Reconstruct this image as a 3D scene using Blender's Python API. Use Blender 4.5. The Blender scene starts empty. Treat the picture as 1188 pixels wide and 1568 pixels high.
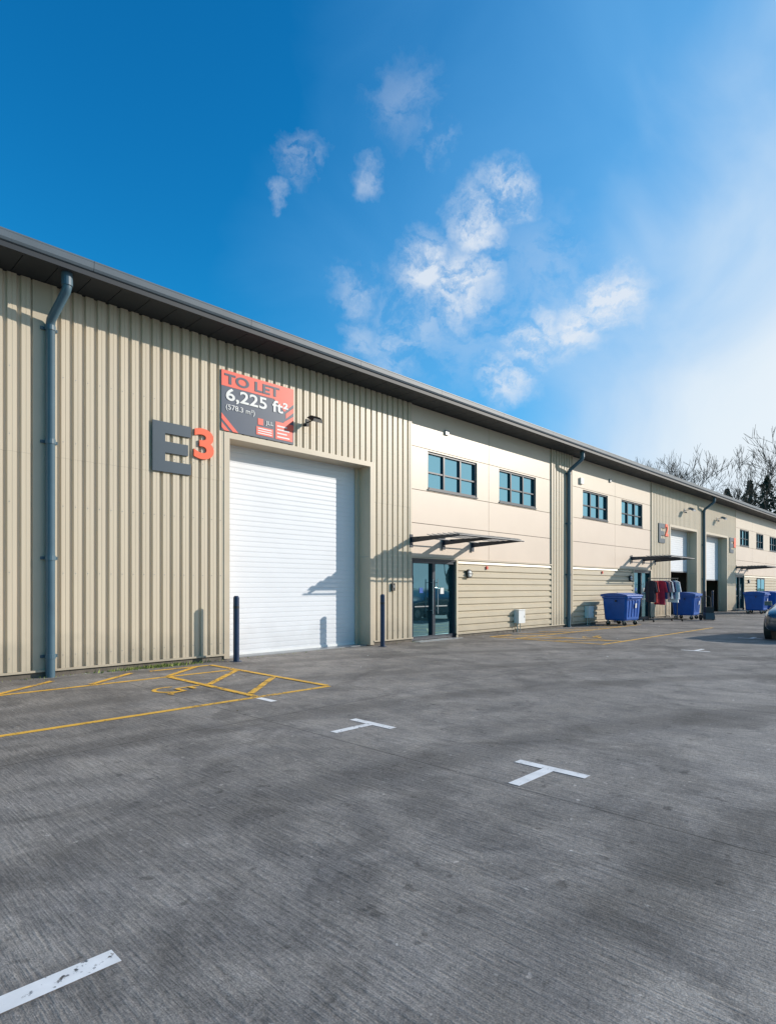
import bpy, math, random
from mathutils import Vector, Matrix
random.seed(7)
S=bpy.context.scene
S.view_settings.view_transform='Standard'
S.view_settings.look='None'
S.view_settings.exposure=0
COL=S.collection

# ------------------------------------------------------------------ materials
def nt(m):
    m.use_nodes=True; return m.node_tree.nodes,m.node_tree.links
def mat(name,col,rough=.5,metal=0.,var=.08,vscale=3.,bump=0.,bscale=60.,spec=.5,streak=None,coat=0.,dirt=0.):
    m=bpy.data.materials.new(name); n,l=nt(m); b=n['Principled BSDF']
    b.inputs['Roughness'].default_value=rough; b.inputs['Metallic'].default_value=metal
    b.inputs['Specular IOR Level'].default_value=spec; b.inputs['Coat Weight'].default_value=coat
    tc=n.new('ShaderNodeTexCoord'); mp=n.new('ShaderNodeMapping'); l.new(tc.outputs['Object'],mp.inputs[0])
    if streak: mp.inputs['Scale'].default_value=streak
    nz=n.new('ShaderNodeTexNoise'); nz.inputs['Scale'].default_value=vscale; nz.inputs['Detail'].default_value=4
    l.new(mp.outputs[0],nz.inputs['Vector'])
    mr=n.new('ShaderNodeMapRange'); mr.inputs['From Min'].default_value=.3; mr.inputs['From Max'].default_value=.7
    mr.inputs['To Min'].default_value=1-var; mr.inputs['To Max'].default_value=1+var
    l.new(nz.outputs[0],mr.inputs[0])
    hs=n.new('ShaderNodeHueSaturation'); hs.inputs['Color'].default_value=(*col,1); l.new(mr.outputs[0],hs.inputs['Value'])
    out=hs.outputs[0]
    if dirt>0:   # grime rising from the ground
        sx=n.new('ShaderNodeSeparateXYZ'); l.new(tc.outputs['Object'],sx.inputs[0])
        n2=n.new('ShaderNodeTexNoise'); n2.inputs['Scale'].default_value=2.5; n2.inputs['Detail'].default_value=5; l.new(tc.outputs['Object'],n2.inputs['Vector'])
        ad=n.new('ShaderNodeMath'); ad.operation='MULTIPLY_ADD'; ad.inputs[1].default_value=-1.; l.new(n2.outputs[0],ad.inputs[0]); l.new(sx.outputs[2],ad.inputs[2])
        m2=n.new('ShaderNodeMapRange'); m2.inputs['From Min'].default_value=-.5; m2.inputs['From Max'].default_value=.25; m2.inputs['To Min'].default_value=dirt; m2.inputs['To Max'].default_value=0
        l.new(ad.outputs[0],m2.inputs[0])
        mx=n.new('ShaderNodeMix'); mx.data_type='RGBA'; l.new(m2.outputs[0],mx.inputs[0]); l.new(out,mx.inputs[6]); mx.inputs[7].default_value=(.16,.14,.11,1)
        out=mx.outputs[2]
    l.new(out,b.inputs['Base Color'])
    if bump>0:
        nb=n.new('ShaderNodeTexNoise'); nb.inputs['Scale'].default_value=bscale; nb.inputs['Detail'].default_value=3
        l.new(mp.outputs[0],nb.inputs['Vector'])
        bp=n.new('ShaderNodeBump'); bp.inputs['Strength'].default_value=bump; bp.inputs['Distance'].default_value=.01
        l.new(nb.outputs[0],bp.inputs['Height']); l.new(bp.outputs[0],b.inputs['Normal'])
    return m

M_CLAD=mat('beige_cladding',(.60,.508,.38),.42,0,.04,1.2,streak=(3,3,.35),dirt=.4)
M_TRIM=mat('beige_trim',(.54,.455,.34),.45,0,.04,2,dirt=.35)
M_PANEL=mat('cream_panel',(.66,.55,.43),.4,0,.03,.8,bump=.05,bscale=3,dirt=.1)
M_PANEL2=mat('cream_panel_lower',(.68,.55,.44),.4,0,.03,.8,bump=.05,bscale=3,dirt=.1)
M_SIDE=mat('horizontal_siding',(.53,.45,.33),.45,0,.04,1.5,dirt=.3)
M_DARK=mat('dark_backing',(.03,.03,.03),.8,0,.1)
M_GUT=mat('gutter_grey',(.085,.112,.138),.5,0,.12,2)
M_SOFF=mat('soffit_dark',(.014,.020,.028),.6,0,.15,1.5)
M_PIPE=mat('downpipe_slate',(.06,.115,.155),.38,0,.1,3)
M_SHUT=mat('shutter_white',(.74,.75,.775),.38,0,.02,1.5,dirt=.2)
M_NAVY=mat('frame_navy',(.018,.028,.045),.35,0,.1)
M_BOLL=mat('bollard_navy',(.012,.03,.075),.4,0,.2,8)
M_WHITE=mat('white_plastic',(.72,.72,.71),.4,0,.04)
M_GREYSIGN=mat('sign_grey',(.045,.07,.095),.4,0,.06)
M_ORANGE=mat('sign_orange',(.85,.12,.04),.4,0,.04)
M_BNAVY=mat('board_navy',(.03,.055,.10),.4,0,.05)
M_BRED=mat('board_red',(.80,.10,.06),.4,0,.04)
M_BLK=mat('black_rubber',(.02,.02,.02),.6,0,.1)
M_METAL=mat('galv_metal',(.45,.46,.47),.35,.8,.1)
M_ALU=mat('lamp_grey',(.3,.31,.32),.4,.3,.1)
M_BIN=mat('bin_blue',(.002,.085,.38),.4,0,.12,4)
M_ROOF=mat('roof_sheet',(.2,.21,.22),.5,.2,.1)
M_BRICK=mat('plinth',(.13,.11,.09),.85,0,.25,6,bump=.4)
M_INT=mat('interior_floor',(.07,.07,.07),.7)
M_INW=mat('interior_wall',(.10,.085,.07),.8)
M_BARK=mat('bark',(.075,.056,.042),.9,0,.25,2)
M_EVER=mat('evergreen_foliage',(.03,.05,.022),.8,0,.4,.5)
M_WEED=mat('weeds',(.20,.24,.05),.8,0,.3,8)

def glass(name,tint,fac,base=(.012,.035,.045)):
    m=bpy.data.materials.new(name); n,l=nt(m); n.remove(n['Principled BSDF']); o=n['Material Output']
    d=n.new('ShaderNodeBsdfDiffuse'); g=n.new('ShaderNodeBsdfGlossy'); g.inputs['Roughness'].default_value=.012
    tc=n.new('ShaderNodeTexCoord'); nz=n.new('ShaderNodeTexNoise'); nz.inputs['Scale'].default_value=.9; nz.inputs['Detail'].default_value=1; l.new(tc.outputs['Object'],nz.inputs['Vector'])
    bp=n.new('ShaderNodeBump'); bp.inputs['Strength'].default_value=.10; bp.inputs['Distance'].default_value=.05
    l.new(nz.outputs[0],bp.inputs['Height']); l.new(bp.outputs[0],g.inputs['Normal'])
    d.inputs[0].default_value=(*base,1); g.inputs[0].default_value=(*tint,1)
    mx=n.new('ShaderNodeMixShader')
    lw=n.new('ShaderNodeLayerWeight'); lw.inputs[0].default_value=.35
    mr=n.new('ShaderNodeMapRange'); mr.inputs['To Min'].default_value=fac; mr.inputs['To Max'].default_value=1; l.new(lw.outputs['Fresnel'],mr.inputs[0])
    l.new(mr.outputs[0],mx.inputs[0]); l.new(d.outputs[0],mx.inputs[1]); l.new(g.outputs[0],mx.inputs[2]); l.new(mx.outputs[0],o.inputs[0])
    return m
M_GLASS=glass('window_glass',(.42,.78,.90),.62,(.015,.06,.075))
M_DGLASS=glass('door_glass',(.40,.72,.82),.32,(.01,.03,.04))

def paint(name,col,wear):
    m=bpy.data.materials.new(name); n,l=nt(m); b=n['Principled BSDF']; o=n['Material Output']
    b.inputs['Roughness'].default_value=.7
    tc=n.new('ShaderNodeTexCoord'); nz=n.new('ShaderNodeTexNoise'); nz.inputs['Scale'].default_value=22; nz.inputs['Detail'].default_value=6; nz.inputs['Roughness'].default_value=.7
    l.new(tc.outputs['Object'],nz.inputs['Vector'])
    n3=n.new('ShaderNodeTexNoise'); n3.inputs['Scale'].default_value=3; n3.inputs['Detail'].default_value=4; l.new(tc.outputs['Object'],n3.inputs['Vector'])
    av=n.new('ShaderNodeMath'); av.operation='MULTIPLY_ADD'; av.inputs[1].default_value=.5; l.new(n3.outputs[0],av.inputs[0]); l.new(nz.outputs[0],av.inputs[2])
    mr=n.new('ShaderNodeMapRange'); mr.inputs['From Min'].default_value=wear; mr.inputs['From Max'].default_value=wear+.07
    l.new(av.outputs[0],mr.inputs[0])
    n2=n.new('ShaderNodeTexNoise'); n2.inputs['Scale'].default_value=6; n2.inputs['Detail'].default_value=5; l.new(tc.outputs['Object'],n2.inputs['Vector'])
    hs=n.new('ShaderNodeHueSaturation'); hs.inputs['Color'].default_value=(*col,1)
    m2=n.new('ShaderNodeMapRange'); m2.inputs['From Min'].default_value=.3; m2.inputs['From Max'].default_value=.7; m2.inputs['To Min'].default_value=.8; m2.inputs['To Max'].default_value=1.1
    l.new(n2.outputs[0],m2.inputs[0]); l.new(m2.outputs[0],hs.inputs['Value']); l.new(hs.outputs[0],b.inputs['Base Color'])
    t=n.new('ShaderNodeBsdfTransparent'); mx=n.new('ShaderNodeMixShader')
    l.new(mr.outputs[0],mx.inputs[0]); l.new(t.outputs[0],mx.inputs[1]); l.new(b.outputs[0],mx.inputs[2]); l.new(mx.outputs[0],o.inputs[0])
    return m
M_YEL=paint('yellow_paint',(.84,.46,.05),.62)
M_WHT=paint('white_paint',(.83,.81,.79),.57)

def concrete():
    m=bpy.data.materials.new('brushed_concrete'); n,l=nt(m); b=n['Principled BSDF']
    tc=n.new('ShaderNodeTexCoord')
    def noise(scale,mscale=(1,1,1),det=5,rough=.55,dist=0,rot=0,loc=(0,0,0)):
        mp=n.new('ShaderNodeMapping'); mp.inputs['Scale'].default_value=mscale; mp.inputs['Rotation'].default_value=(0,0,rot); mp.inputs['Location'].default_value=loc; l.new(tc.outputs['Object'],mp.inputs[0])
        z=n.new('ShaderNodeTexNoise'); z.inputs['Scale'].default_value=scale; z.inputs['Detail'].default_value=det; z.inputs['Roughness'].default_value=rough; z.inputs['Distortion'].default_value=dist
        l.new(mp.outputs[0],z.inputs['Vector']); return z.outputs[0]
    def rng(s,a,bb,c,d):
        r=n.new('ShaderNodeMapRange'); r.inputs['From Min'].default_value=a; r.inputs['From Max'].default_value=bb; r.inputs['To Min'].default_value=c; r.inputs['To Max'].default_value=d
        l.new(s,r.inputs[0]); return r.outputs[0]
    def mul(a,c,op='MULTIPLY'):
        q=n.new('ShaderNodeMath'); q.operation=op
        l.new(a,q.inputs[0]); 
        if isinstance(c,float): q.inputs[1].default_value=c
        else: l.new(c,q.inputs[1])
        return q.outputs[0]
    streak=noise(1,(46,3.,1),3,.7)
    big=noise(.40,(1,1,1),6,.62,.9)
    mid=noise(2.2,(1,.8,1),7,.74,.5)
    blot=noise(.85,(1,1,1),6,.70,1.2,0,(7,3,0))
    fine=noise(34,(1,1,1),3,.75)
    grit=noise(130,(1,1,1),2,.6)
    v=rng(streak,.34,.66,.78,1.20)
    v=mul(v,rng(big,.38,.62,.80,1.15))
    v=mul(v,rng(mid,.34,.66,.80,1.22))
    v=mul(v,rng(blot,.40,.50,.80,1.07))
    v=mul(v,rng(fine,.3,.7,.76,1.24))
    v=mul(v,rng(grit,.3,.7,.68,1.34))
    sp=noise(5.5,(1,1,1),3,.6); v=mul(v,rng(sp,.64,.70,1.,.60))
    sp2=noise(14,(1,1,1),1,.5); v=mul(v,rng(sp2,.75,.77,1.,1.7))
    # tyre tracks: bands curving across the yard
    wv=n.new('ShaderNodeTexWave'); wv.wave_type='RINGS'; wv.rings_direction='Z'
    mp=n.new('ShaderNodeMapping'); mp.inputs['Location'].default_value=(-2.,21.,0); l.new(tc.outputs['Object'],mp.inputs[0]); l.new(mp.outputs[0],wv.inputs['Vector'])
    wv.inputs['Scale'].default_value=.13; wv.inputs['Distortion'].default_value=1.8; wv.inputs['Detail'].default_value=2; wv.inputs['Detail Scale'].default_value=.35
    tr=mul(rng(wv.outputs['Fac'],.84,.97,0.,.32),rng(mid,.35,.6,.3,1.))
    inv=n.new('ShaderNodeMath'); inv.operation='SUBTRACT'; inv.inputs[0].default_value=1.; l.new(tr,inv.inputs[1]); v=mul(v,inv.outputs[0])
    sx=n.new('ShaderNodeSeparateXYZ'); l.new(tc.outputs['Object'],sx.inputs[0])
    def joint(s,off,per,w):
        a=mul(s,off,'ADD'); p=n.new('ShaderNodeMath'); p.operation='PINGPONG'; l.new(a,p.inputs[0]); p.inputs[1].default_value=per
        return rng(p.outputs[0],w*.6,w*1.4,.5,1.)
    v=mul(v,joint(sx.outputs[0],1.9,2.9,.008)); v=mul(v,joint(sx.outputs[1],5.35,4.2,.008))
    ramp=n.new('ShaderNodeMix'); ramp.data_type='RGBA'; l.new(rng(mid,.3,.7,0,1),ramp.inputs[0]); ramp.inputs[6].default_value=(.214,.197,.184,1); ramp.inputs[7].default_value=(.232,.206,.179,1)
    hs=n.new('ShaderNodeHueSaturation'); l.new(ramp.outputs[2],hs.inputs['Color']); l.new(v,hs.inputs['Value']); l.new(hs.outputs[0],b.inputs['Base Color'])
    b.inputs['Roughness'].default_value=.8; b.inputs['Specular IOR Level'].default_value=.25
    hh=n.new('ShaderNodeMath'); hh.operation='MULTIPLY_ADD'; l.new(fine,hh.inputs[0]); hh.inputs[1].default_value=.9; l.new(streak,hh.inputs[2])
    bp=n.new('ShaderNodeBump'); bp.inputs['Strength'].default_value=.55; bp.inputs['Distance'].default_value=.009
    l.new(hh.outputs[0],bp.inputs['Height']); l.new(bp.outputs[0],b.inputs['Normal'])
    return m
M_CONC=concrete()
M_GRASS=mat('grass',(.07,.10,.035),.9,0,.3,.4,bump=.3,bscale=20)

# ------------------------------------------------------------------ mesh helper
class MB:
    def __init__(s): s.v=[];s.f=[];s.m=[];s.mats=[]
    def mi(s,m):
        if m not in s.mats: s.mats.append(m)
        return s.mats.index(m)
    def add(s,vs,fs,m):
        o=len(s.v); s.v+= [tuple(v) for v in vs]; k=s.mi(m)
        for f in fs: s.f.append(tuple(o+i for i in f)); s.m.append(k)
    def box(s,x0,x1,y0,y1,z0,z1,m):
        s.add([(x0,y0,z0),(x1,y0,z0),(x1,y1,z0),(x0,y1,z0),(x0,y0,z1),(x1,y0,z1),(x1,y1,z1),(x0,y1,z1)],
              [(0,3,2,1),(4,5,6,7),(0,1,5,4),(1,2,6,5),(2,3,7,6),(3,0,4,7)],m)
    def tube(s,p0,p1,r0,r1,m,n=10,caps=True):
        p0=Vector(p0);p1=Vector(p1); d=(p1-p0)
        if d.length<1e-6: return
        q=d.to_track_quat('Z','Y'); vs=[]
        for p,r in((p0,r0),(p1,r1)):
            for i in range(n):
                a=2*math.pi*i/n; vs.append(p+q@Vector((r*math.cos(a),r*math.sin(a),0)))
        fs=[(i,(i+1)%n,n+(i+1)%n,n+i) for i in range(n)]
        if caps: fs+= [tuple(range(n-1,-1,-1)),tuple(range(n,2*n))]
        s.add(vs,fs,m)
    def prism_x(s,prof,x0,x1,m,closed=True):   # prof list of (y,z)
        n=len(prof); vs=[(x0,y,z) for y,z in prof]+[(x1,y,z) for y,z in prof]
        r=range(n) if closed else range(n-1)
        fs=[(i,(i+1)%n,n+(i+1)%n,n+i) for i in r]
        if closed: fs+=[tuple(range(n-1,-1,-1)),tuple(range(n,2*n))]
        s.add(vs,fs,m)
    def obj(s,name,parent=None,smooth=False,bevel=0,loc=None,rot=None):
        me=bpy.data.meshes.new(name); me.from_pydata(s.v,[],s.f)
        for m in s.mats: me.materials.append(m)
        me.polygons.foreach_set('material_index',s.m)
        if smooth: me.polygons.foreach_set('use_smooth',[True]*len(s.f))
        me.update(); o=bpy.data.objects.new(name,me); COL.objects.link(o)
        if parent: o.parent=parent
        if loc: o.location=loc
        if rot: o.rotation_euler=rot
        if bevel:
            b=o.modifiers.new('b','BEVEL'); b.width=bevel; b.segments=2; b.limit_method='ANGLE'
        return o
def empty(name,loc=(0,0,0),rot=(0,0,0)):
    o=bpy.data.objects.new(name,None); COL.objects.link(o); o.location=loc; o.rotation_euler=rot; return o
def curve(name,pts,r,m,parent=None,res=6):
    c=bpy.data.curves.new(name,'CURVE'); c.dimensions='3D'; c.bevel_depth=r; c.bevel_resolution=res; c.use_fill_caps=True
    sp=c.splines.new('POLY'); sp.points.add(len(pts)-1)
    for i,p in enumerate(pts): sp.points[i].co=(*p,1)
    c.materials.append(m); o=bpy.data.objects.new(name,c); COL.objects.link(o)
    if parent:o.parent=parent
    return o
def text_fit(name,s,x,y,z,w,h,m,parent,bold=0.02,ext=.001):
    c=bpy.data.curves.new(name,'FONT'); c.body=s; c.size=1; c.offset=bold; c.extrude=.5; c.resolution_u=6
    c.materials.append(m); o=bpy.data.objects.new(name,c); COL.objects.link(o)
    bpy.context.view_layer.update()
    bb=[Vector(v) for v in o.bound_box]; x0=min(v.x for v in bb);x1=max(v.x for v in bb);y0=min(v.y for v in bb);y1=max(v.y for v in bb)
    sx=w/(x1-x0); sy=h/(y1-y0)
    o.rotation_euler=(math.pi/2,0,0); o.scale=(sx,sy,ext*2)
    o.location=(x-x0*sx,y,z-y0*sy)
    if parent:o.parent=parent
    return o

# ------------------------------------------------------------------ building
B=empty('industrial_building')
HW=6.62
def ribs(mb,u0,u1,z0,z1,m,pitch=.2,depth=.034):
    dv=.010   # valley set back so the ribs read deeper without moving the crowns
    k=math.floor(u0/pitch)
    pts=[]
    while k*pitch<u1+pitch:
        a=k*pitch
        pts+=[(a+.0,dv),(a+.040,dv),(a+.056,-depth),(a+.112,-depth),(a+.118,-depth+.005),(a+.124,-depth),(a+.184,-depth)]
        k+=1
    pts=[p for p in pts if u0<=p[0]<=u1]
    if not pts: return
    if pts[0][0]>u0: pts=[(u0,pts[0][1])]+pts
    if pts[-1][0]<u1: pts.append((u1,pts[-1][1]))
    n=len(pts)
    vs=[(a,b,z0) for a,b in pts]+[(a,b,z1) for a,b in pts]
    mb.add(vs,[(i,i+1,n+i+1,n+i) for i in range(n-1)],m)
def hribs(mb,u0,u1,z0,z1,m,pitch=.205,depth=.034):
    pts=[];z=z0
    while z<z1:
        pts+=[(0.01,z),(0.01,z+.040),(-depth,z+.060),(-depth,z+.182)]
        z+=pitch
    pts=[p for p in pts if p[1]<=z1]; pts.append((0.,z1))
    mb.prism_x(pts,u0,u1,m,closed=False)

W=MB()
ROLL=[(6.69,10.78,0.0),(32.17,36.2,2.35),(37.85,41.95,1.95)]   # u0,u1, bottom of shutter
RT=4.63
rib_spans=[(-8,3.02),(3.30,12.30),(20.14,21.63),(29.71,43.84),(66,76)]
LAP=3.72
def ribs2(a,b,z0,z1):
    if z0<LAP<z1:
        ribs(W,a,b,z0,LAP,M_CLAD)
        o=len(W.v); ribs(W,a,b,LAP+.001,z1,M_CLAD)
        for i in range(o,len(W.v)): x,y,z=W.v[i]; W.v[i]=(x,y-.0025,z)
    else:
        o=len(W.v); ribs(W,a,b,z0,z1,M_CLAD)
        for i in range(o,len(W.v)): x,y,z=W.v[i]; W.v[i]=(x,y-.0025,z)
for a,b in rib_spans:
    cur=a
    for r0,r1,_ in ROLL:
        if r0>a and r1<b:
            ribs2(cur,r0-.13,.12,HW); ribs2(r0-.13,r1+.13,RT+.12,HW); cur=r1+.13
    ribs2(cur,b,.12,HW)
W.obj('wall_cladding',B)

# screws on crowns
SC=MB()
for a,b in [(-1,3.0),(3.35,12.2),(20.2,21.6),(29.8,43.8)]:
    k=math.ceil(a/.2)
    while k*.2<b-.2:
        u=k*.2+.085
        for z in (.35,1.75,2.9,4.0,5.1,6.1):
            if any(r0-.15<u<r1+.15 and z<RT+.1 for r0,r1,_ in ROLL): continue
            SC.box(u-.006,u+.006,-.041,-.0335,z-.006,z+.006,M_ALU)
        k+=1
SC.obj('cladding_screws',B)

T=MB()
def vtrim(u0,u1,z0=.12,z1=HW,y=-.044): T.box(u0,u1,y,.06,z0,z1,M_TRIM)
vtrim(3.02,3.30,y=-.03)
for u in (12.30,): vtrim(u,u+.08)
vtrim(20.06,20.14);vtrim(21.63,21.71);vtrim(29.63,29.71);vtrim(43.84,43.92);vtrim(65.92,66)
for r0,r1,zb in ROLL:
    T.box(r0-.13,r0,-.048,.5,0.02,RT+.12,M_TRIM)
    T.box(r1,r1+.13,-.048,.5,0.02,RT+.12,M_TRIM)
    T.box(r0,r1,-.048,.5,RT,RT+.12,M_TRIM)
    T.box(r0+.0,r0+.1,.36,.44,.0,RT-.002,M_TRIM); T.box(r1-.1,r1,.36,.44,.0,RT-.002,M_TRIM)
    T.box(r1-.004,r1-.001,.02,.34,2.3,2.31,M_ALU)
def clear(a,b,skips):
    cur=a;out=[]
    for s0,s1 in sorted(skips):
        if s1<=cur or s0>=b: continue
        if s0>cur: out.append((cur,s0))
        cur=max(cur,s1)
    if cur<b: out.append((cur,b))
    return out
ENT=[(12.42,14.38),(27.55,29.55),(44.0,45.9)]
sk=[(r0-.13,r1+.13) for r0,r1,_ in ROLL]+ENT
for a,b in clear(-8,76,sk):
    T.box(a,b,-.062,.06,.09,.125,M_TRIM)
    T.box(a,b,-.02,.06,-.05,.09,M_BRICK)
T.obj('wall_trims',B)

# backing walls
K=MB()
for a,b in clear(-8,76,[(r0-.13,r1+.13) for r0,r1,_ in ROLL]):
    K.box(a,b,.14,.35,-.05,HW+.1,M_DARK)
for r0,r1,_ in ROLL: K.box(r0-.13,r1+.13,.14,.35,RT+.13,HW+.1,M_DARK)
K.box(-8,-7.8,.35,25,-.05,HW+.1,M_TRIM); K.box(75.8,76,.35,25,-.05,HW+.1,M_TRIM); K.box(-8,76,25,25.2,-.05,HW+.1,M_TRIM)
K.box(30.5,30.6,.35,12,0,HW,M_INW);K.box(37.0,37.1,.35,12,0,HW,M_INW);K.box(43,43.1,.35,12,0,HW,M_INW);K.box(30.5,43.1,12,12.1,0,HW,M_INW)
K.obj('wall_backing',B)

# flat panels
P=MB(); WN=MB()
G=.008
def window(u0,u1,z0,z1,cols=3):
    y0,y1=.035,.12; t=.055
    WN.box(u0,u1,.105,.118,z0,z1,M_GLASS)
    WN.box(u0,u0+t,y0,.104,z0,z1,M_NAVY);WN.box(u1-t,u1,y0,.104,z0,z1,M_NAVY)
    WN.box(u0+t,u1-t,y0,.104,z1-t,z1,M_NAVY);WN.box(u0+t,u1-t,y0-.03,.104,z0,z0+t,M_NAVY)
    for i in range(1,cols):
        u=u0+(u1-u0)*i/cols; WN.box(u-.035,u+.035,y0+.01,.104,z0+t,z1-t,M_NAVY)
    zt=z0+(z1-z0)*.46
    for i in range(cols):
        a=u0+(u1-u0)*i/cols+(.035 if i else t); b=u0+(u1-u0)*(i+1)/cols-(.035 if i<cols-1 else t)
        WN.box(a,b,y0+.02,.104,zt-.022,zt+.022,M_NAVY)
    WN.box(u0-.02,u1+.02,-.03,.034,z0-.035,z0-.002,M_NAVY)
def panels(cols,wins):
    rows=[(2.37,3.32,M_PANEL2),(3.32,4.26,M_PANEL2),(4.26,5.47,M_PANEL),(5.47,HW,M_PANEL)]
    for (c0,c1) in cols:
        for i,(z0,z1,m) in enumerate(rows):
            a,b=c0+G,c1-G; p,q=z0+G,z1-G
            w=[x for x in wins if x[0]>c0 and x[1]<c1] if i==2 else []
            if w:
                w=w[0]; wz0,wz1=4.33,5.42
                P.box(a,w[0],0,.06,p,q,m);P.box(w[1],b,0,.06,p,q,m)
                P.box(w[0],w[1],0,.06,wz1,q,m);P.box(w[0],w[1],0,.06,p,wz0,m)
                window(w[0],w[1],wz0,wz1)
            else: P.box(a,b,0,.06,p,q,m)
    T2.box(cols[0][0],cols[-1][1],-.045,.06,2.33,2.37,M_TRIM)
T2=MB()
panels([(12.38,16.12),(16.12,20.06)],[(13.11,15.48),(16.71,19.02)])
panels([(21.71,25.60),(25.60,29.63)],[(22.61,24.88),(26.27,28.61)])
panels([(43.92,48.1),(48.1,52.0),(52.0,56.2),(56.2,61.0),(61.0,65.92)],[(45.0,47.25),(49.2,51.2),(53.1,55.3),(57.5,59.5),(62.3,64.5)])
hribs(P,14.46,20.06,.125,2.33,M_SIDE); hribs(P,21.71,27.47,.125,2.33,M_SIDE); hribs(P,45.98,65.92,.125,2.33,M_SIDE)
T2.box(14.38,14.46,-.044,.06,.0,2.33,M_TRIM);T2.box(27.47,27.55,-.044,.06,0,2.33,M_TRIM);T2.box(29.55,29.63,-.044,.06,0,2.33,M_TRIM);T2.box(45.9,45.98,-.044,.06,0,2.33,M_TRIM)
for a,b in ((49.2,51.2),(57.5,59.5)):
    WN.box(a,b,-.06,-.045,1.0,2.1,M_GLASS)
    for q in (a-.05,(a+b)/2-.03,b): WN.box(q,q+.05,-.075,-.04,.95,2.15,M_NAVY)
    WN.box(a-.05,b+.05,-.08,-.04,2.15,2.2,M_NAVY);WN.box(a-.05,b+.05,-.08,-.04,.9,.95,M_NAVY)
P.obj('facade_panels',B); T2.obj('panel_flashings',B); WN.obj('windows',B)

# entrance doors
D=MB()
for a,b in ENT:
    z1=2.28
    D.box(a,b,.10,.115,.02,z1,M_DGLASS)
    fr=.07
    D.box(a,a+fr,.01,.098,0,z1,M_NAVY);D.box(b-fr,b,.01,.098,0,z1,M_NAVY)
    D.box(a+fr,b-fr,.01,.098,z1-.08,z1,M_NAVY)
    D.box(a,b,-.02,.06,z1,2.33,M_NAVY)
    D.box(a+fr,b-fr,.03,.098,0.02,.13,M_NAVY)
    m=(a+b)/2
    D.box(m-.06,m+.06,.02,.098,.13,z1-.08,M_NAVY)
    for u in (m-.11,m+.11): D.tube((u,-.04,.75),(u,-.04,1.75),.014,.014,M_METAL,8)
    for u in (m-.11,m+.11):
        for z in (.85,1.65): D.tube((u,-.04,z),(u,.05,z),.01,.01,M_METAL,6)
    D.box(m+.38,m+.54,.09,.097,1.32,1.5,M_WHITE); D.box(m-.55,m-.4,.09,.097,1.35,1.5,M_BIN)
    D.box(m+.2,m+.7,.09,.097,.95,.98,M_ALU)
    D.box(m-.75,m-.15,.09,.097,.95,.98,M_ALU)
    D.box(a,b,-.3,-.02,-.02,.015,M_ALU)
D.obj('entrance_doors',B)

# roller shutters
R=MB()
for r0,r1,zb in ROLL:
    p=[];z=zb
    while z<RT:
        z2=min(z+.115,RT)
        p+=[(.463,z),(.459,z+.006),(.455,z+.03),(.455,z2-.010),(.463,z2-.001)]
        z=z2
    R.prism_x(p,r0,r1,M_SHUT,closed=False)
    R.box(r0,r1,.44,.48,zb+.001,zb+.07,M_WHITE if zb==0 else M_ALU)
R.box(6.69,10.78,.1,.44,-.02,.018,M_ALU)
R.obj('roller_shutters',B)
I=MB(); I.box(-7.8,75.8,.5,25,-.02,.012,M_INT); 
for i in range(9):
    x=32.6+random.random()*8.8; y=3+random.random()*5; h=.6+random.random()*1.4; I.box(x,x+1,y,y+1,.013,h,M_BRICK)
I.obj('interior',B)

# roof, gutter, soffit
Rf=MB()
Rf.box(-8.3,76.3,-.70,.14,HW+.14,HW+.2,M_DARK)
Rf.prism_x([(-.72,6.84),(12.5,8.0),(25.6,6.84),(25.6,6.78),(12.5,7.9),(-.72,6.78)],-8.3,76.3,M_ROOF)
Rf.obj('roof',B)
Gt=MB()
u=-8.3
while u<76.3:
    u2=min(u+3.0,76.3)
    prof=[(-.70,6.70),(-.79,6.70),(-.825,6.715),(-.845,6.75),(-.852,6.84),(-.856,6.85),(-.856,6.868),(-.845,6.875),(-.82,6.873),(-.82,6.86),(-.70,6.86)]
    Gt.prism_x(prof,u+.003,u2-.003,M_GUT); u=u2
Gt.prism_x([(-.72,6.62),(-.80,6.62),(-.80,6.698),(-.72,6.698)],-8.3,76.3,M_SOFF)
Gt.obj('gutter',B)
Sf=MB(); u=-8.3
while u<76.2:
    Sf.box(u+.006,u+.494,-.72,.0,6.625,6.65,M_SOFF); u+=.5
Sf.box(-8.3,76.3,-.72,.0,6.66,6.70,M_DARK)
Sf.obj('soffit',B)

# downpipes
def downpipe(u):
    curve('downpipe',[(u+.10,-.62,6.64),(u+.10,-.62,6.40),(u+.09,-.59,6.33),(u,-.16,5.98),(u,-.12,5.90),(u,-.12,.0)],.072,M_PIPE,B)
    b=MB()
    for z in (5.85,3.95,2.0,.35):
        b.tube((u,-.12,z-.04),(u,-.12,z+.04),.082,.082,M_PIPE,16); b.box(u-.13,u+.13,-.06,-.035,z-.025,z+.025,M_PIPE)
    b.tube((u+.10,-.62,6.42),(u+.10,-.62,6.64),.086,.086,M_PIPE,16)
    b.obj('downpipe_brackets',B,smooth=False)
downpipe(3.26);downpipe(21.22);downpipe(37.2)

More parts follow.
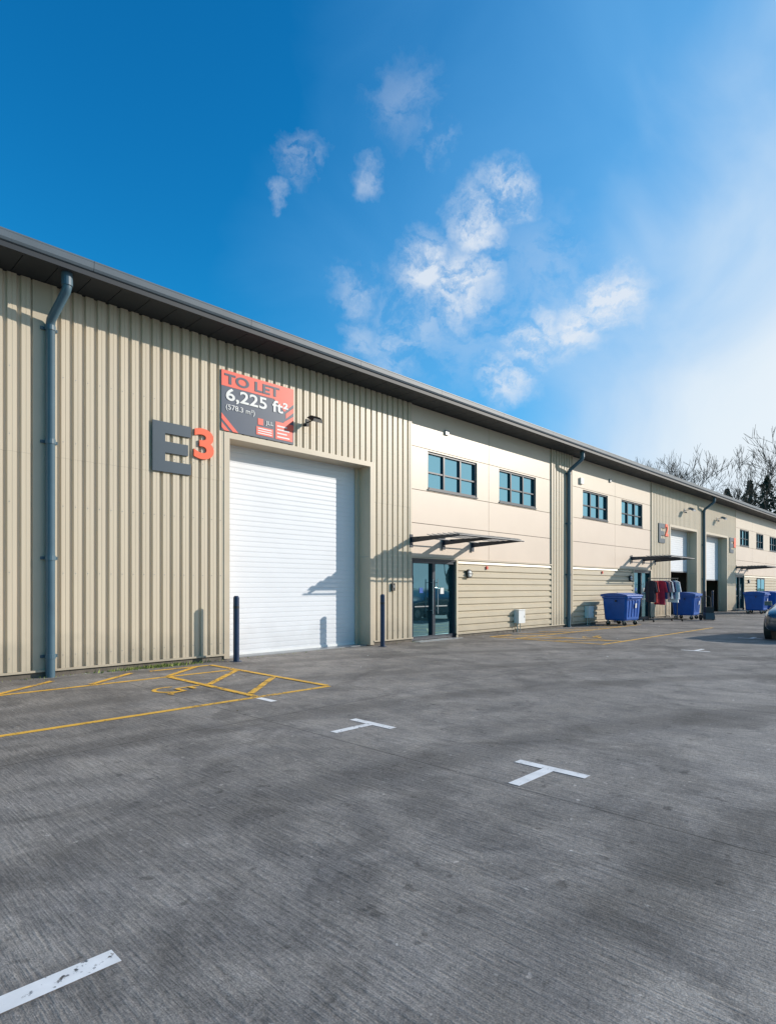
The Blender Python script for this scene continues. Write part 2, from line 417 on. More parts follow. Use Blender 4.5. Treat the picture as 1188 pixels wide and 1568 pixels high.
# canopies (brise-soleil over entrances)
def canopy(u0,u1):
    c=MB(); zt=2.86
    for u in (u0,(u0+u1)/2,u1):
        vs=[]
        for du in(-.015,.015):
            vs+=[(u+du,-.0,zt-.11),(u+du,-1.75,zt-.02),(u+du,-1.75,zt+.03),(u+du,0,zt+.05)]
        c.add(vs,[(0,1,2,3),(7,6,5,4),(0,4,5,1),(1,5,6,2),(2,6,7,3),(3,7,4,0)],M_NAVY)
        c.box(u-.06,u+.06,-.05,-.036,zt-.24,zt+.12,M_NAVY)
    for i in range(6):
        y=-.75-.18*i
        c.prism_x([(y-.05,zt+.035),(y+.05,zt+.075),(y+.052,zt+.085),(y-.052,zt+.045)],u0-.12,u1+.12,M_NAVY)
    c.tube((u0-.12,-1.78,zt),(u1+.12,-1.78,zt),.022,.022,M_NAVY,8)
    c.tube((u0-.05,-.3,zt+.02),(u1+.05,-.3,zt+.02),.018,.018,M_NAVY,8)
    c.obj('entrance_canopy',B)
canopy(12.36,15.2);canopy(27.3,30.1);canopy(44.0,46.8)

# wall fittings
F=MB()
def bulkhead(u,z):
    F.tube((u,-.03,z),(u,-.10,z),.14,.13,M_BLK,20); F.tube((u,-.10,z),(u,-.125,z),.10,.075,M_WHITE,20)
    F.box(u-.13,u+.13,-.132,-.10,z-.012,z+.012,M_BLK)
bulkhead(14.98,1.93); bulkhead(27.1,1.93); bulkhead(47,1.93)
def meter(u):
    F.box(u-.2,u+.2,-.22,-.03,.30,.74,M_WHITE); F.box(u-.215,u+.215,-.235,-.03,.74,.765,M_WHITE)
    F.tube((u-.1,-.1,0),(u-.1,-.1,.3),.02,.02,M_METAL,8); F.tube((u+.08,-.1,0),(u+.08,-.1,.3),.014,.014,M_METAL,8)
    F.box(u+.14,u+.16,-.226,-.22,.48,.55,M_BLK)
meter(17.75); meter(22.9)
F.box(11.55,11.67,-.09,-.034,1.42,1.62,M_BLK); F.box(11.59,11.63,-.1,-.09,1.5,1.56,M_ALU)
F.box(13.86,14.02,-.05,0,6.02,6.16,M_ALU); F.box(25.0,25.15,-.05,0,6.02,6.16,M_ALU)
F.box(22.3,22.55,-.08,0,5.62,5.86,M_WHITE)
F.box(31.5,31.62,-.09,-.034,1.4,1.6,M_BLK)
F.box(15.9,15.98,-.08,-.03,2.09,2.19,M_BRED)
F.box(24.2,24.28,-.08,-.03,2.09,2.19,M_BRED)
F.obj('wall_fittings',B,bevel=.006)

def floodlight(u,z,m,sc=.72):
    f=MB()
    f.box(-.05,.05,-.065,-.045,-.1,.1,m); f.tube((0,-.04,0),(0,-.3,.02),.018,.018,m,8)
    c,s=math.cos(math.radians(28)),math.sin(math.radians(28))
    def tp(x,y,z): return (x,-.42+c*y-s*z,.02+s*y+c*z)
    vs=[tp(*p) for p in[(-.19,-.16,-.035),(.19,-.16,-.035),(.19,.16,-.035),(-.19,.16,-.035),(-.15,-.12,.05),(.15,-.12,.05),(.15,.12,.05),(-.15,.12,.05)]]
    f.add(vs,[(0,3,2,1),(4,5,6,7),(0,1,5,4),(1,2,6,5),(2,3,7,6),(3,0,4,7)],m)
    vs=[tp(*p) for p in[(-.16,-.13,-.038),(.16,-.13,-.038),(.16,.13,-.038),(-.16,.13,-.038)]]
    f.add(vs,[(0,3,2,1)],M_WHITE)
    for k in range(5):
        x=-.12+.06*k
        vs=[tp(*p) for p in[(x,-.1,.05),(x+.012,-.1,.05),(x+.012,.1,.05),(x,.1,.05),(x,-.1,.08),(x+.012,-.1,.08),(x+.012,.1,.08),(x,.1,.08)]]
        f.add(vs,[(4,5,6,7),(0,1,5,4),(1,2,6,5),(2,3,7,6),(3,0,4,7)],m)
    f.tube((-.19,-.15,-.12),(-.19,-.22,-.14),.05,.04,m,10); f.tube((-.1,-.06,-.08),(-.19,-.16,-.12),.015,.015,m,6)
    o=f.obj('floodlight',None,loc=(u,-.0,z)); o.scale=(sc,sc,sc)
floodlight(8.74,5.36,M_BLK,.8);floodlight(34.2,5.65,M_ALU,1);floodlight(39.9,5.65,M_ALU,1)

# ------------------------------------------------------------------ signs
def unit_sign(u,z,num):
    e=empty('unit_sign',(u,0,z)); m=MB(); w,h=.78,.96; t=.215
    y0,y1=-.075,-.040
    m.box(0,.25,y0,y1,0,h,M_GREYSIGN)
    m.box(.25,w,y0,y1,h-t,h,M_GREYSIGN);m.box(.25,w,y0,y1,0,t,M_GREYSIGN);m.box(.25,w-.06,y0,y1,h/2-t/2+.0,h/2+t/2,M_GREYSIGN)
    m.obj('letter_e',e)
    text_fit('number',num,w+.06,-.06,h-.60,.44,.62,M_ORANGE,e,bold=.03,ext=.018)
unit_sign(5.03,3.73,'3'); unit_sign(30.5,3.74,'2'); unit_sign(42.5,3.74,'1')

sg=empty('to_let_sign',(6.49,0,4.77)); b=MB(); w,h=1.84,1.26
b.box(0,w,-.058,-.044,0,h,M_BNAVY); b.obj('board',sg)
def poly(mb,pts,y,m): mb.add([(x,y,z) for x,z in pts],[tuple(range(len(pts)))],m)
b=MB()
poly(b,[(0.0,h),(0,h-.33),(1.30,h-.33),(w,h-.33),(w,h)],-.062,M_BRED)
poly(b,[(1.30,h-.331),(1.58,h-.56),(w,h-.34),(w,h-.331)],-.062,M_BRED)
for k in range(3):
    o=.20*k; poly(b,[(w,h-.42-o),(1.62-o*.3,h-.60-o),(1.62-o*.3,h-.71-o),(w,h-.53-o)],-.062,M_BRED)
for (a0,a1,b0,b1) in ((.36,.24,.40,.27),(.17,.06,.19,.07)): poly(b,[(0,a0),(0,a1),(b1,0),(b0,0)],-.062,M_BRED)
poly(b,[(.84,.06),(1.28,.06),(1.28,.24),(.84,.24)],-.064,M_BRED)
poly(b,[(.88,.28),(1.02,.28),(1.02,.42),(.88,.42)],-.064,M_BRED)
poly(b,[(1.34,.05),(1.81,.05),(1.81,.44),(1.34,.44)],-.064,M_BRED)
for k in range(3): poly(b,[(.88,.09+.05*k),(1.24,.09+.05*k),(1.24,.112+.05*k),(.88,.112+.05*k)],-.067,M_WHITE)
for k in range(4): poly(b,[(1.38,.09+.08*k),(1.72-.07*(k%2),.09+.08*k),(1.72-.07*(k%2),.12+.08*k),(1.38,.12+.08*k)],-.067,M_WHITE)
b.obj('graphics',sg)
text_fit('to_let','TO LET',.07,-.067,h-.28,1.38,.215,M_BNAVY,sg,.03)
text_fit('area_feet','6,225 ft²',.10,-.067,.60,1.58,.30,M_WHITE,sg,.02)
text_fit('area_metres','(578.3 m²)',.10,-.067,.42,.70,.14,M_WHITE,sg,.005)
text_fit('agent','JLL',1.08,-.067,.29,.20,.11,M_WHITE,sg,.01)

# ------------------------------------------------------------------ ground
g=MB(); g.add([(-900,-900,-.03),(900,-900,-.03),(900,900,-.03),(-900,900,-.03)],[(0,1,2,3)],M_GRASS); g.obj('ground')
g=MB(); g.add([(-30,-34,0),(110,-34,0),(110,.55,0),(-30,.55,0)],[(0,1,2,3)],M_CONC); g.obj('car_park')
g=MB(); g.box(-30,110,-34.15,-34,-.05,.12,M_BRICK); g.obj('kerb')

def strip(mb,p0,p1,w,m,z=.004):
    a=Vector((p0[0],p0[1],0));b_=Vector((p1[0],p1[1],0)); d=(b_-a).normalized(); n=Vector((-d.y,d.x,0))*w/2
    mb.add([(*(a-n).xy,z),(*(b_-n).xy,z),(*(b_+n).xy,z),(*(a+n).xy,z)],[(0,1,2,3)],m)
Y=MB()
def acc_bay(xe,sgn,xfar):
    w=.10
    strip(Y,(xe,-4.17),(xfar,-4.17),w,M_YEL)
    strip(Y,(xe,-1.5),(xfar,-1.5),w,M_YEL,.004)
    strip(Y,(xe,-4.12),(xe,-.62),w,M_YEL,.008)
    strip(Y,(xe+sgn*1.28,-4.12),(xe+sgn*1.28,-1.55),w,M_YEL,.008)
    strip(Y,(xe+sgn*.05,-.62),(xe+sgn*1.2,-.62),w,M_YEL,.004)
    for yy in (-3.9,-2.75):
        strip(Y,(xe+sgn*.06,yy+1.1),(xe+sgn*1.22,yy),w,M_YEL,.012)
    x=xe+sgn*.3
    while abs(x-xe)<abs(xfar-xe)-1:
        strip(Y,(x,-.66),(x+sgn*.95,-1.45),w,M_YEL,.012); x+=sgn*1.25
acc_bay(5.93,-1,-6.)
acc_bay(15.3,1,24.6)
def wheelchair(cx,cy,sc,ang=0):
    def P_(x,y): 
        c,s=math.cos(ang),math.sin(ang); return (cx+sc*(x*c-y*s),cy+sc*(x*s+y*c))
    w=.085*sc
    for i in range(16):
        a0=math.radians(150+ i*15);a1=math.radians(150+(i+1)*15)
        strip(Y,P_(.32*math.cos(a0),.32*math.sin(a0)),P_(.32*math.cos(a1),.32*math.sin(a1)),w,M_YEL,.004+.0001*i)
    for k,(a,bq) in enumerate((((-.05,.62),(.0,.12)),((.0,.1),(.33,.1)),((.33,.1),(.45,-.28)),((.45,-.28),(.58,-.22)),((-.02,.38),(.25,.38)))):
        strip(Y,P_(*a),P_(*bq),w,M_YEL,.009+.0006*k)
    Y.add([(*P_(-.07+.1*math.cos(k*.52),.76+.1*math.sin(k*.52)),.009) for k in range(12)],[tuple(range(12))],M_YEL)
wheelchair(4.1,-2.75,.75,math.radians(-90)); wheelchair(17.3,-2.9,.75,math.radians(-90))
Y.obj('yellow_bay_markings')
Wm=MB()
def tee(x,y,st=-1,m=M_WHT):
    strip(Wm,(x,y-.32),(x,y+.32),.10,m,.004); strip(Wm,(x+st*.05,y),(x+st*.56,y),.10,m,.004)
tee(4.50,-8.69);tee(4.62,-6.45)
strip(Wm,(4.62,-4.24),(4.62,-4.6),.1,M_WHT)
tee(15.3,-6.45,1);tee(15.3,-8.7,1);tee(20.2,-6.45,1);tee(20.2,-8.7,1);tee(-.2,-6.45,1)
tee(4.5,-10.95);tee(4.5,-13.2)
strip(Wm,(-.6,-8.70),(.98,-8.70),.105,M_WHT)
for x in (26.,31.,36.): tee(x,-6.45,1); tee(x,-8.7,1)
Wm.obj('white_bay_markings')

# weeds + litter at wall foot
Wd=MB()
for i in range(420):
    x=random.gauss(5.1,.5); y=-.10-abs(random.gauss(0,.09)); a=random.random()*6.28; h=.02+.06*random.random(); r=.025
    Wd.add([(x,y,0.001),(x+r*math.cos(a),y+r*math.sin(a),.001),(x+r*1.6*math.cos(a+.5),y+r*1.6*math.sin(a+.5),h)],[(0,1,2)],M_WEED)
for i in range(200):
    x=random.choice([random.uniform(-1,20),random.gauss(4,1.5)]); y=-.10-abs(random.gauss(0,.05)); a=random.random()*6.28; h=.015+.03*random.random(); r=.015
    Wd.add([(x,y,0.001),(x+r*math.cos(a),y+r*math.sin(a),.001),(x+r*1.6*math.cos(a+.5),y+r*1.6*math.sin(a+.5),h)],[(0,1,2)],M_WEED)
Wd.obj('weeds')
M_LEAF=mat('dry_leaf',(.25,.17,.08),.8,0,.3,8)
Lt=MB()
for i in range(110):
    x=random.uniform(-1,26); y=-abs(random.gauss(0,2.2))-.15; a=random.random()*6.28; r=random.uniform(.012,.032)
    Lt.add([(x+r*math.cos(a+k*1.57)*(1 if k%2 else .55),y+r*math.sin(a+k*1.57),.014+.012*random.random()) for k in range(4)],[(0,1,2,3)],random.choice([M_LEAF,M_LEAF,M_WHITE]))
Lt.obj('leaf_litter')

# ------------------------------------------------------------------ bollards
def bollard(x,y):
    m=MB(); m.tube((0,0,0),(0,0,1.30),.06,.06,M_BOLL,24); m.tube((0,0,1.30),(0,0,1.335),.06,.04,M_BOLL,24)
    m.tube((0,0,0.001),(0,0,.012),.11,.11,M_BOLL,24)
    m.tube((0,0,1.08),(0,0,1.13),.0612,.0612,M_BLK,24)
    m.obj('bollard',loc=(x,y,0))
bollard(6.6,-.45);bollard(10.87,-.40);bollard(36.4,-.4);bollard(37.75,-.4);bollard(32.0,-.4)

# ------------------------------------------------------------------ bins
def bin_(x,y,rz,s=1.):
    m=MB(); 
    rings=[(.20,.56,.42),(.26,.59,.45),(1.06,.64,.51),(1.08,.67,.54),(1.15,.67,.54)]
    vs=[];fs=[]
    def rr(z,hx,hy,c=.07):
        return [(-hx+c,-hy,z),(hx-c,-hy,z),(hx,-hy+c,z),(hx,hy-c,z),(hx-c,hy,z),(-hx+c,hy,z),(-hx,hy-c,z),(-hx,-hy+c,z)]
    for z,hx,hy in rings: vs+=rr(z,hx,hy)
    for r in range(len(rings)-1):
        for i in range(8): fs.append((r*8+i,r*8+(i+1)%8,(r+1)*8+(i+1)%8,(r+1)*8+i))
    fs.append(tuple(range(7,-1,-1))); m.add(vs,fs,M_BIN)
    for k in range(4):
        xx=-.36+.24*k
        m.add([(xx-.025,-.45,.34),(xx+.025,-.45,.34),(xx+.025,-.505,1.0),(xx-.025,-.505,1.0),(xx-.025,-.475,.34),(xx+.025,-.475,.34),(xx+.025,-.53,1.0),(xx-.025,-.53,1.0)],
              [(4,5,6,7),(0,4,7,3),(1,2,6,5),(0,1,5,4),(3,7,6,2)],M_BIN)
    n=8; prof=[]
    for i in range(n+1):
        t=i/n; yy=-.56+1.12*t; zz=1.165+.13*math.sin(math.pi*min(1,.10+t*.72))
        prof.append((yy,zz))
    prof+=[(.56,1.155),(-.56,1.155)]
    m.prism_x(prof,-.69,.69,M_BIN)
    for sx in(-1,1):
        m.tube((sx*.66,-.1,.98),(sx*.75,-.1,.98),.035,.035,M_BLK,10)
        for sy in(-1,1):
            cx,cy=sx*.46,sy*.34
            m.tube((cx-.025,cy,.09),(cx+.025,cy,.09),.09,.09,M_BLK,16); m.box(cx-.04,cx+.04,cy-.03,cy+.03,.09,.26,M_METAL)
    m.tube((-.45,-.62,1.10),(.45,-.62,1.10),.02,.02,M_BIN,8)
    for xx in(-.45,.45): m.tube((xx,-.54,1.10),(xx,-.62,1.10),.018,.018,M_BIN,6)
    m.add([(.05,-.534,.70),(.17,-.534,.70),(.17,-.548,.88),(.05,-.548,.88)],[(0,1,2,3)],M_WHITE)
    m.obj('waste_bin',loc=(x,y,0),rot=(0,0,rz),bevel=.012)
bin_(23.95,-1.0,math.radians(-3)); bin_(30.6,-1.3,math.radians(4)); bin_(40.0,-2.1,math.radians(2)); bin_(42.3,-2.3,math.radians(-4)); bin_(46.2,-1.5,0.05)

# ------------------------------------------------------------------ clothes rack
rk=empty('clothes_rack',(27.0,-.9,0),(0,0,math.atan2(-.7,1.4)))
m=MB(); L=1.6
for x in (0,L):
    m.tube((x,0,.12),(x,0,1.92),.018,.018,M_BLK,8); m.tube((x,-.32,.1),(x,.32,.1),.018,.018,M_BLK,8)
    for yy in(-.3,.3): m.tube((x-.015,yy,.045),(x+.015,yy,.045),.045,.045,M_BLK,12)
m.tube((-.05,0,1.92),(L+.05,0,1.92),.018,.018,M_BLK,8); m.tube((0,0,.14),(L,0,.14),.015,.015,M_BLK,8)
m.obj('frame',rk)
cols=[(.03,.03,.05),(.45,.03,.03),(.03,.03,.05),(.55,.04,.05),(.4,.03,.06),(.03,.05,.15),(.6,.3,.3),(.02,.02,.02),(.7,.7,.72),(.03,.04,.12),(.78,.78,.78),(.72,.72,.75)]
for i,c in enumerate(cols):
    cm=mat('cloth_%d'%i,c,.9,0,.15,12); x=.12+i*(L-.24)/(len(cols)-1); ln=random.uniform(.7,1.15)
    m=MB(); top=1.82
    m.tube((0,0,1.94),(0,0,1.84),.005,.005,M_METAL,5)
    out=[(-.07,top),(-.24,top-.07),(-.33,top-.50),(-.25,top-.53),(-.20,top-.25),(-.21-.03*random.random(),top-ln),(.22,top-ln+.02),(.20,top-.25),(.25,top-.53),(.33,top-.50),(.24,top-.07),(.07,top)]
    n=len(out); th=.035
    vs=[(-th*(1.6 if z<top-.6 else .6)+random.uniform(-.01,.01),y,z) for y,z in out]+[(th*(1.6 if z<top-.6 else .6)+random.uniform(-.01,.01),y,z) for y,z in out]
    m.add(vs,[(0,1,10,11),(1,4,7,10),(1,2,3,4),(10,7,8,9),(4,5,6,7),(12,23,22,13),(13,22,19,16),(13,16,15,14),(22,21,20,19),(16,19,18,17)]+[(j,n+j,n+(j+1)%n,(j+1)%n) for j in range(n)],cm)
    m.obj('garment_%d'%i,rk,loc=(x,0,0),rot=(0,0,random.uniform(-.7,.7)),bevel=.008)

t=empty('hand_trolley',(30.2,-2.35,0),(0,0,math.radians(-50))); m=MB()
for x in(-.2,.2):
    m.tube((x,0,.1),(x,.18,1.05),.016,.016,M_BLK,8); m.tube((x,.18,1.05),(x,.3,1.1),.016,.016,M_BLK,8)
    m.tube((x-.03+(.08 if x>0 else -.08),0.05,.13),(x+.03+(.08 if x>0 else -.08),.05,.13),.13,.13,M_BLK,20)
for z in(.3,.55,.8): m.tube((-.2,(z-.1)*.19,z),(.2,(z-.1)*.19,z),.012,.012,M_BLK,6)
m.tube((-.3,.05,.13),(.3,.05,.13),.012,.012,M_METAL,6); m.tube((-.2,.3,1.1),(.2,.3,1.1),.016,.016,M_BLK,8)
m.box(-.25,.25,-.3,0,.03,.045,M_BLK); m.box(-.2,.2,-.28,-.01,.05,.35,M_GREYSIGN); m.box(-.18,.18,-.26,-.03,.352,.62,M_BLK)
m.obj('frame',t)

# ------------------------------------------------------------------ parked car
def car(x,y,rz):
    e=empty('parked_car',(x,y,0),(0,0,rz))
    M_CAR=mat('car_paint',(.07,.09,.12),.25,.6,.05,coat=1.); 
    st=[(0.02,.62,.30,.66,.62,.60,.66),(.12,.76,.22,.80,.70,.70,.76),(.45,.84,.20,.88,.80,.76,.88),(1.05,.86,.20,.90,.90,.78,.97),(1.25,.86,.20,.90,.93,.76,1.02),
        (1.85,.86,.20,.90,.95,.62,1.38),(2.4,.86,.20,.90,.96,.60,1.47),(3.0,.86,.20,.90,.97,.60,1.46),(3.6,.86,.20,.90,.98,.60,1.36),(4.1,.82,.22,.87,.98,.66,1.06),(4.25,.74,.28,.80,.90,.66,.95),(4.3,.66,.34,.72,.6,.6,.66)]
    m=MB(); vs=[];
    for sx,wl,zl,wm,zb,wt,zt in st:
        half=[(0,zl),(wl,zl),(wm,zl+(zb-zl)*.45),(wm-.01,zb-.03),(wm-.05,zb),(wt,zt),(wt*.5,zt+.025),(0,zt+.035)]
        ring=[(sx,-a,b) for a,b in half]+[(sx,a,b) for a,b in half[-2:0:-1]]
        vs+=ring
    n=14; body=[];gl=[]
    for i in range(len(st)-1):
        for j in range(n):
            f=(i*n+j,(i+1)*n+j,(i+1)*n+(j+1)%n,i*n+(j+1)%n)
            g_=False
            if j in(4,9) and 4<=i<=8: g_=True
            if j in(5,6,7,8) and i in(4,8): g_=True
            (gl if g_ else body).append(f)
    body+= [tuple(range(n)),tuple(len(vs)-1-k for k in range(n))]
    m.v+=vs; 
    a=m.mi(M_CAR); c=m.mi(M_DGLASS)
    for f in body: m.f.append(f); m.m.append(a)
    for f in gl: m.f.append(f); m.m.append(c)
    ob=m.obj('body',e,smooth=True); s=ob.modifiers.new('s','SUBSURF'); s.levels=2; s.render_levels=2
    d=MB()
    for wx in(.80,3.45):
        for sy in(-1,1):
            d.tube((wx,sy*.70,.33),(wx,sy*.888,.33),.385,.385,M_BLK,28)
            d.tube((wx,sy*.72,.31),(wx,sy*.90,.31),.31,.31,M_BLK,28)
            d.tube((wx,sy*.89,.31),(wx,sy*.905,.31),.20,.19,M_METAL,20)
            for k in range(5):
                q=k*1.2566; d.tube((wx,sy*.91,.31),(wx+.18*math.cos(q),sy*.91,.31+.18*math.sin(q)),.022,.018,M_METAL,6)
    for sy in(-1,1):
        d.add([(.03,sy*.42,.60),(.12,sy*.72,.62),(.34,sy*.845,.68),(.36,sy*.84,.77),(.16,sy*.72,.745),(.05,sy*.42,.68)],[(0,1,4,5),(1,2,3,4)],M_WHITE)
        d.box(4.17,4.29,sy*.70-.1,sy*.70+.1,.72,.86,M_BRED)
        d.box(1.35,1.5,sy*.98-.09,sy*.98+.09,.96,1.09,M_CAR)
    d.box(-.02,.06,-.38,.38,.28,.42,M_BLK);d.box(-.03,.03,-.32,.32,.48,.6,M_BLK);d.box(-.035,-.028,-.26,.26,.42,.475,M_WHITE)
    d.obj('wheels_and_trim',e,bevel=.008)
car(19.75,-7.68,0.0)

# ------------------------------------------------------------------ trees
def bare_tree_mesh(seed,H=15,levels=6):
    rnd=random.Random(seed); mb=MB()
    def br(p,d,L,r,lv):
        segs=3 if lv>=3 else 2; q=p.copy(); dd=d.copy(); rr=r
        pts=[]
        for s_ in range(segs):
            dd=(dd+Vector((rnd.uniform(-.18,.18),rnd.uniform(-.18,.18),rnd.uniform(-.02,.14)))).normalized()
            q2=q+dd*L/segs; r2=rr*(.80)
            mb.tube(q,q2,rr,r2,M_BARK,5 if lv>3 else 3,caps=False); q=q2; rr=r2; pts.append((q.copy(),dd.copy(),rr))
        if lv<=0: return
        k=3 if lv!=3 else 2
        for i in range(k):
            b0,bd,brr=pts[-1] if i<2 else pts[rnd.randrange(len(pts))]
            ax=bd.orthogonal().normalized(); ax.rotate(Matrix.Rotation(rnd.random()*6.28,3,bd))
            nd=bd.copy(); nd.rotate(Matrix.Rotation(math.radians(rnd.uniform(15,42)),3,ax))
            nd=(nd+Vector((0,0,.14))).normalized()
            br(b0,nd,L*rnd.uniform(.62,.85),max(brr*rnd.uniform(.55,.75),.014),lv-1)
    br(Vector((0,0,0)),Vector((0,0,1)),H*.25,H*.018,levels)
    me_o=mb.obj('tmp',None,smooth=True); me=me_o.data; bpy.data.objects.remove(me_o); return me
TM=[bare_tree_mesh(s,15) for s in (3,11,27)]
def inst(name,me,x,y,s,rz,parent=None,sz=None):
    o=bpy.data.objects.new(name,me); COL.objects.link(o); o.location=(x,y,-.05); o.scale=(s,s,sz or s); o.rotation_euler=(0,0,rz)
    if parent:o.parent=parent
    return o
zmax=[max(v.co.z for v in m.vertices) for m in TM]
def tree_at(x,y,ztop,k): 
    s=(ztop)/zmax[k]; inst('bare_tree',TM[k],x,y,s,random.random()*6.28)
for (x,y,z,k) in [(90,24.8,20.8,0),(93,22.8,20.8,2),(95,19.8,21.8,1),(97,17,22.5,2),(99,14.0,22.3,0),(97,10.3,22.6,2),(96,5.2,26,1),(104,9.5,23,0),(92,21.0,20.,1)]:
    tree_at(x,y,z,k)
# treeline across the yard (what the windows mirror)
tl=empty('tree_line')
for i in range(14):
    inst('tree',TM[i%3],-5+i*8.+random.uniform(-2,2),-42+random.uniform(-3,3),.95+random.random()*.35,random.random()*6.28,tl)

# evergreen mass
Ev=MB(); rnd=random.Random(5)
for (cx,cy,R0,H) in [(112,18.5,4,18),(106,11.5,4,18.5),(108,8,4.5,19.5),(103,5.5,4,19),(112,21.5,4,18),(109,14.5,4,18.5),(114,25,5,18.5)]:
    Ev.tube((cx,cy,0),(cx,cy,H*.9),.35,.06,M_BARK,6)
    for i in range(2400):
        t=rnd.random()**.8; z=H*(.15+.85*t); rr=R0*(1-t)**.8*(.55+.45*rnd.random())*(1+.25*math.sin(z*3.1+cx))
        a=rnd.random()*6.28; p=Vector((cx+rr*math.cos(a),cy+rr*math.sin(a),z)); s_=rnd.uniform(.18,.42)
        v=[p+Vector((rnd.uniform(-s_,s_),rnd.uniform(-s_,s_),rnd.uniform(-s_,s_))) for _ in range(3)]
        Ev.add(v,[(0,1,2)],M_EVER)
Ev.obj('evergreen_trees')

# ------------------------------------------------------------------ light
sd=Vector((1.45,-1,.68)).normalized()
el=math.asin(sd.z); az=math.atan2(sd.x,sd.y)
sl=bpy.data.lights.new('sun','SUN'); sl.energy=5.0; sl.angle=math.radians(.5); sl.color=(1,.935,.84)
so=bpy.data.objects.new('sun',sl); COL.objects.link(so); so.rotation_euler=(-sd).to_track_quat('-Z','Y').to_euler(); so.location=(30,-30,30)

w=bpy.data.worlds.new('World'); S.world=w; w.use_nodes=True; n=w.node_tree.nodes; l=w.node_tree.links
bg=n['Background']; bg.inputs['Strength'].default_value=.10
sky=n.new('ShaderNodeTexSky'); sky.sky_type='NISHITA'; sky.sun_disc=False; sky.sun_elevation=el; sky.sun_rotation=az
sky.air_density=1.0; sky.dust_density=.6; sky.ozone_density=2.
hs=n.new('ShaderNodeHueSaturation'); hs.inputs['Saturation'].default_value=1.4; hs.inputs['Value'].default_value=1.85
l.new(sky.outputs[0],hs.inputs['Color'])
tint=n.new('ShaderNodeMix'); tint.data_type='RGBA'; tint.blend_type='MULTIPLY'; tint.inputs[0].default_value=1.; l.new(hs.outputs[0],tint.inputs[6]); tint.inputs[7].default_value=(.20,1.03,1.10,1)
tc=n.new('ShaderNodeTexCoord')
def M(op,a,b=None,c=None):
    q=n.new('ShaderNodeMath'); q.operation=op
    for i,v in enumerate((a,b,c)):
        if v is None: continue
        if isinstance(v,(int,float)): q.inputs[i].default_value=v
        else: l.new(v,q.inputs[i])
    return q.outputs[0]
def RG(s,a,b,c,d,sm=True):
    r=n.new('ShaderNodeMapRange'); r.interpolation_type='SMOOTHSTEP' if sm else 'LINEAR'
    r.inputs['From Min'].default_value=a; r.inputs['From Max'].default_value=b; r.inputs['To Min'].default_value=c; r.inputs['To Max'].default_value=d
    l.new(s,r.inputs[0]); return r.outputs[0]
DIR=tc.outputs['Generated']
nz=n.new('ShaderNodeTexNoise'); nz.inputs['Scale'].default_value=9; nz.inputs['Detail'].default_value=6; nz.inputs['Roughness'].default_value=.64; l.new(DIR,nz.inputs['Vector'])
vs_=n.new('ShaderNodeVectorMath'); vs_.operation='SUBTRACT'; l.new(nz.outputs['Color'],vs_.inputs[0]); vs_.inputs[1].default_value=(.5,.5,.5)
vm=n.new('ShaderNodeVectorMath'); vm.operation='MULTIPLY_ADD'; l.new(vs_.outputs[0],vm.inputs[0]); vm.inputs[1].default_value=(.10,.10,.10); l.new(DIR,vm.inputs[2])
WD=vm.outputs[0]
# cloud puffs: (azimuth deg from +X ccw, elevation deg, angular radius, strength)
puffs=[(40.8,27.7,.055,1.),(37.7,26.4,.06,1.),(35.8,30.5,.05,.95),(33.4,32.4,.045,.95),(30.8,22.1,.05,1.),(33.2,19.,.05,.9),(27.,22.4,.05,1.),(24.2,24.,.055,1.),(52.9,35.,.032,.42),(54.8,32.9,.02,.4),(46.3,34.4,.028,.38),(39.3,36.2,.035,.32),(42.7,39.2,.06,.2),(47.7,26.,.045,.4),(43.6,21.4,.05,.45),(46.7,22.2,.045,.36),(41.4,24.,.09,.36),(36,23.5,.12,.22),(30,27,.10,.2)]
tot=None
for a,e,r,s in puffs:
    a=math.radians(a);e=math.radians(e); c=(math.cos(e)*math.cos(a),math.cos(e)*math.sin(a),math.sin(e))
    dn=n.new('ShaderNodeVectorMath'); dn.operation='DISTANCE'; l.new(WD,dn.inputs[0]); dn.inputs[1].default_value=c
    g_=RG(dn.outputs['Value'],0,r*1.3,s,0); tot=g_ if tot is None else M('MAXIMUM',tot,g_)
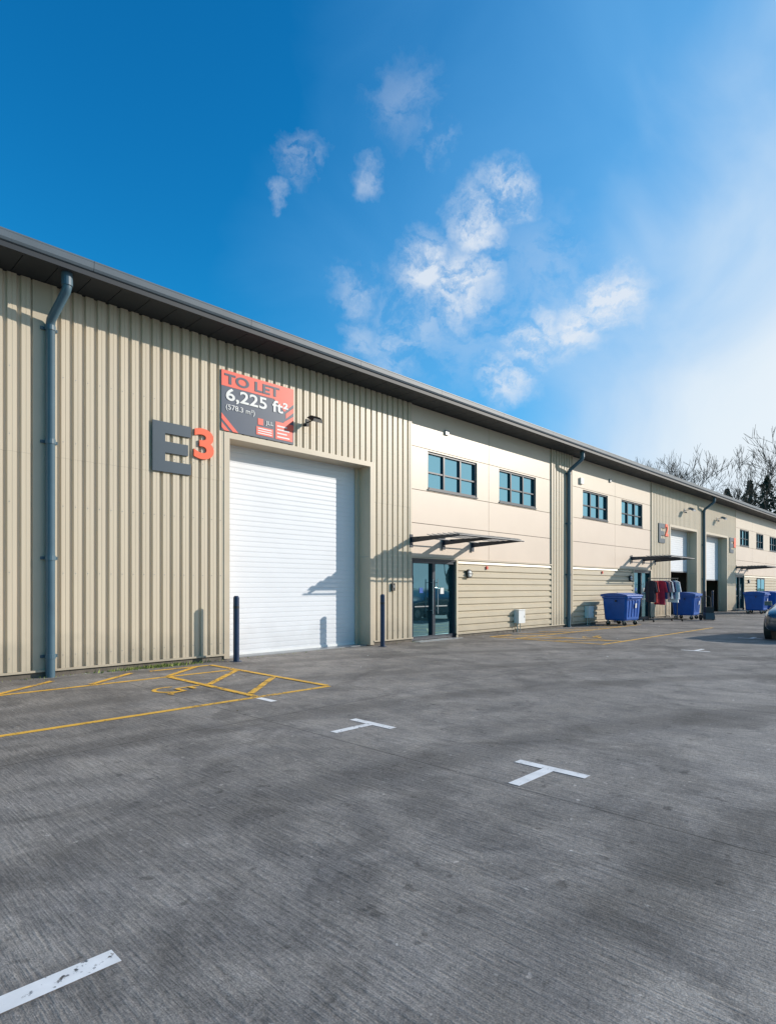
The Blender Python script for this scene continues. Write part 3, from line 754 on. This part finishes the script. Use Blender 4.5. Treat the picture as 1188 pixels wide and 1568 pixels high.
# wispy break-up, stretched along the wind
mpw=n.new('ShaderNodeMapping'); mpw.inputs['Scale'].default_value=(1.,1.,1.8); mpw.inputs['Rotation'].default_value=(.5,.6,0); l.new(WD,mpw.inputs[0])
n2=n.new('ShaderNodeTexNoise'); n2.inputs['Scale'].default_value=15; n2.inputs['Detail'].default_value=7; n2.inputs['Roughness'].default_value=.62; l.new(mpw.outputs[0],n2.inputs['Vector'])
cl=M('MULTIPLY',tot,RG(n2.outputs[0],.34,.62,.15,1.3))
cl=RG(cl,.03,1.0,0,.88,False)
dt=n.new('ShaderNodeVectorMath'); dt.operation='DOT_PRODUCT'; l.new(DIR,dt.inputs[0]); dt.inputs[1].default_value=tuple(sd)
n3=n.new('ShaderNodeTexNoise'); n3.inputs['Scale'].default_value=3.6; n3.inputs['Detail'].default_value=6; n3.inputs['Distortion'].default_value=.8; l.new(DIR,n3.inputs['Vector'])
wob=RG(n3.outputs[0],.3,.7,-.07,.06,False)
sz=n.new('ShaderNodeSeparateXYZ'); l.new(DIR,sz.inputs[0])
low=RG(sz.outputs[2],.20,.70,0.03,-.34,False)     # haze thins out with height
dd=M('ADD',M('ADD',dt.outputs['Value'],wob),low)
m0=n.new('ShaderNodeMix'); m0.data_type='RGBA'; l.new(RG(dd,-.05,.60,0,.9,False),m0.inputs[0]); l.new(tint.outputs[2],m0.inputs[6]); m0.inputs[7].default_value=(1.8,4.9,8.8,1)
m1=n.new('ShaderNodeMix'); m1.data_type='RGBA'; l.new(RG(dd,.34,.78,0,.97),m1.inputs[0]); l.new(m0.outputs[2],m1.inputs[6]); m1.inputs[7].default_value=(8.2,9.0,9.6,1)
m2=n.new('ShaderNodeMix'); m2.data_type='RGBA'; l.new(cl,m2.inputs[0]); l.new(m1.outputs[2],m2.inputs[6]); m2.inputs[7].default_value=(7.8,8.4,9.2,1)
l.new(m2.outputs[2],bg.inputs['Color'])

# ------------------------------------------------------------------ camera
cd=bpy.data.cameras.new('camera'); cd.sensor_fit='VERTICAL'; cd.sensor_height=36; cd.lens=21.12; cd.shift_y=.074; cd.clip_end=3000; cd.clip_start=.05
co=bpy.data.objects.new('camera',cd); COL.objects.link(co); co.location=(0,-11.2,1.5); co.rotation_euler=(math.radians(90),0,math.radians(44.3-90))
S.camera=co
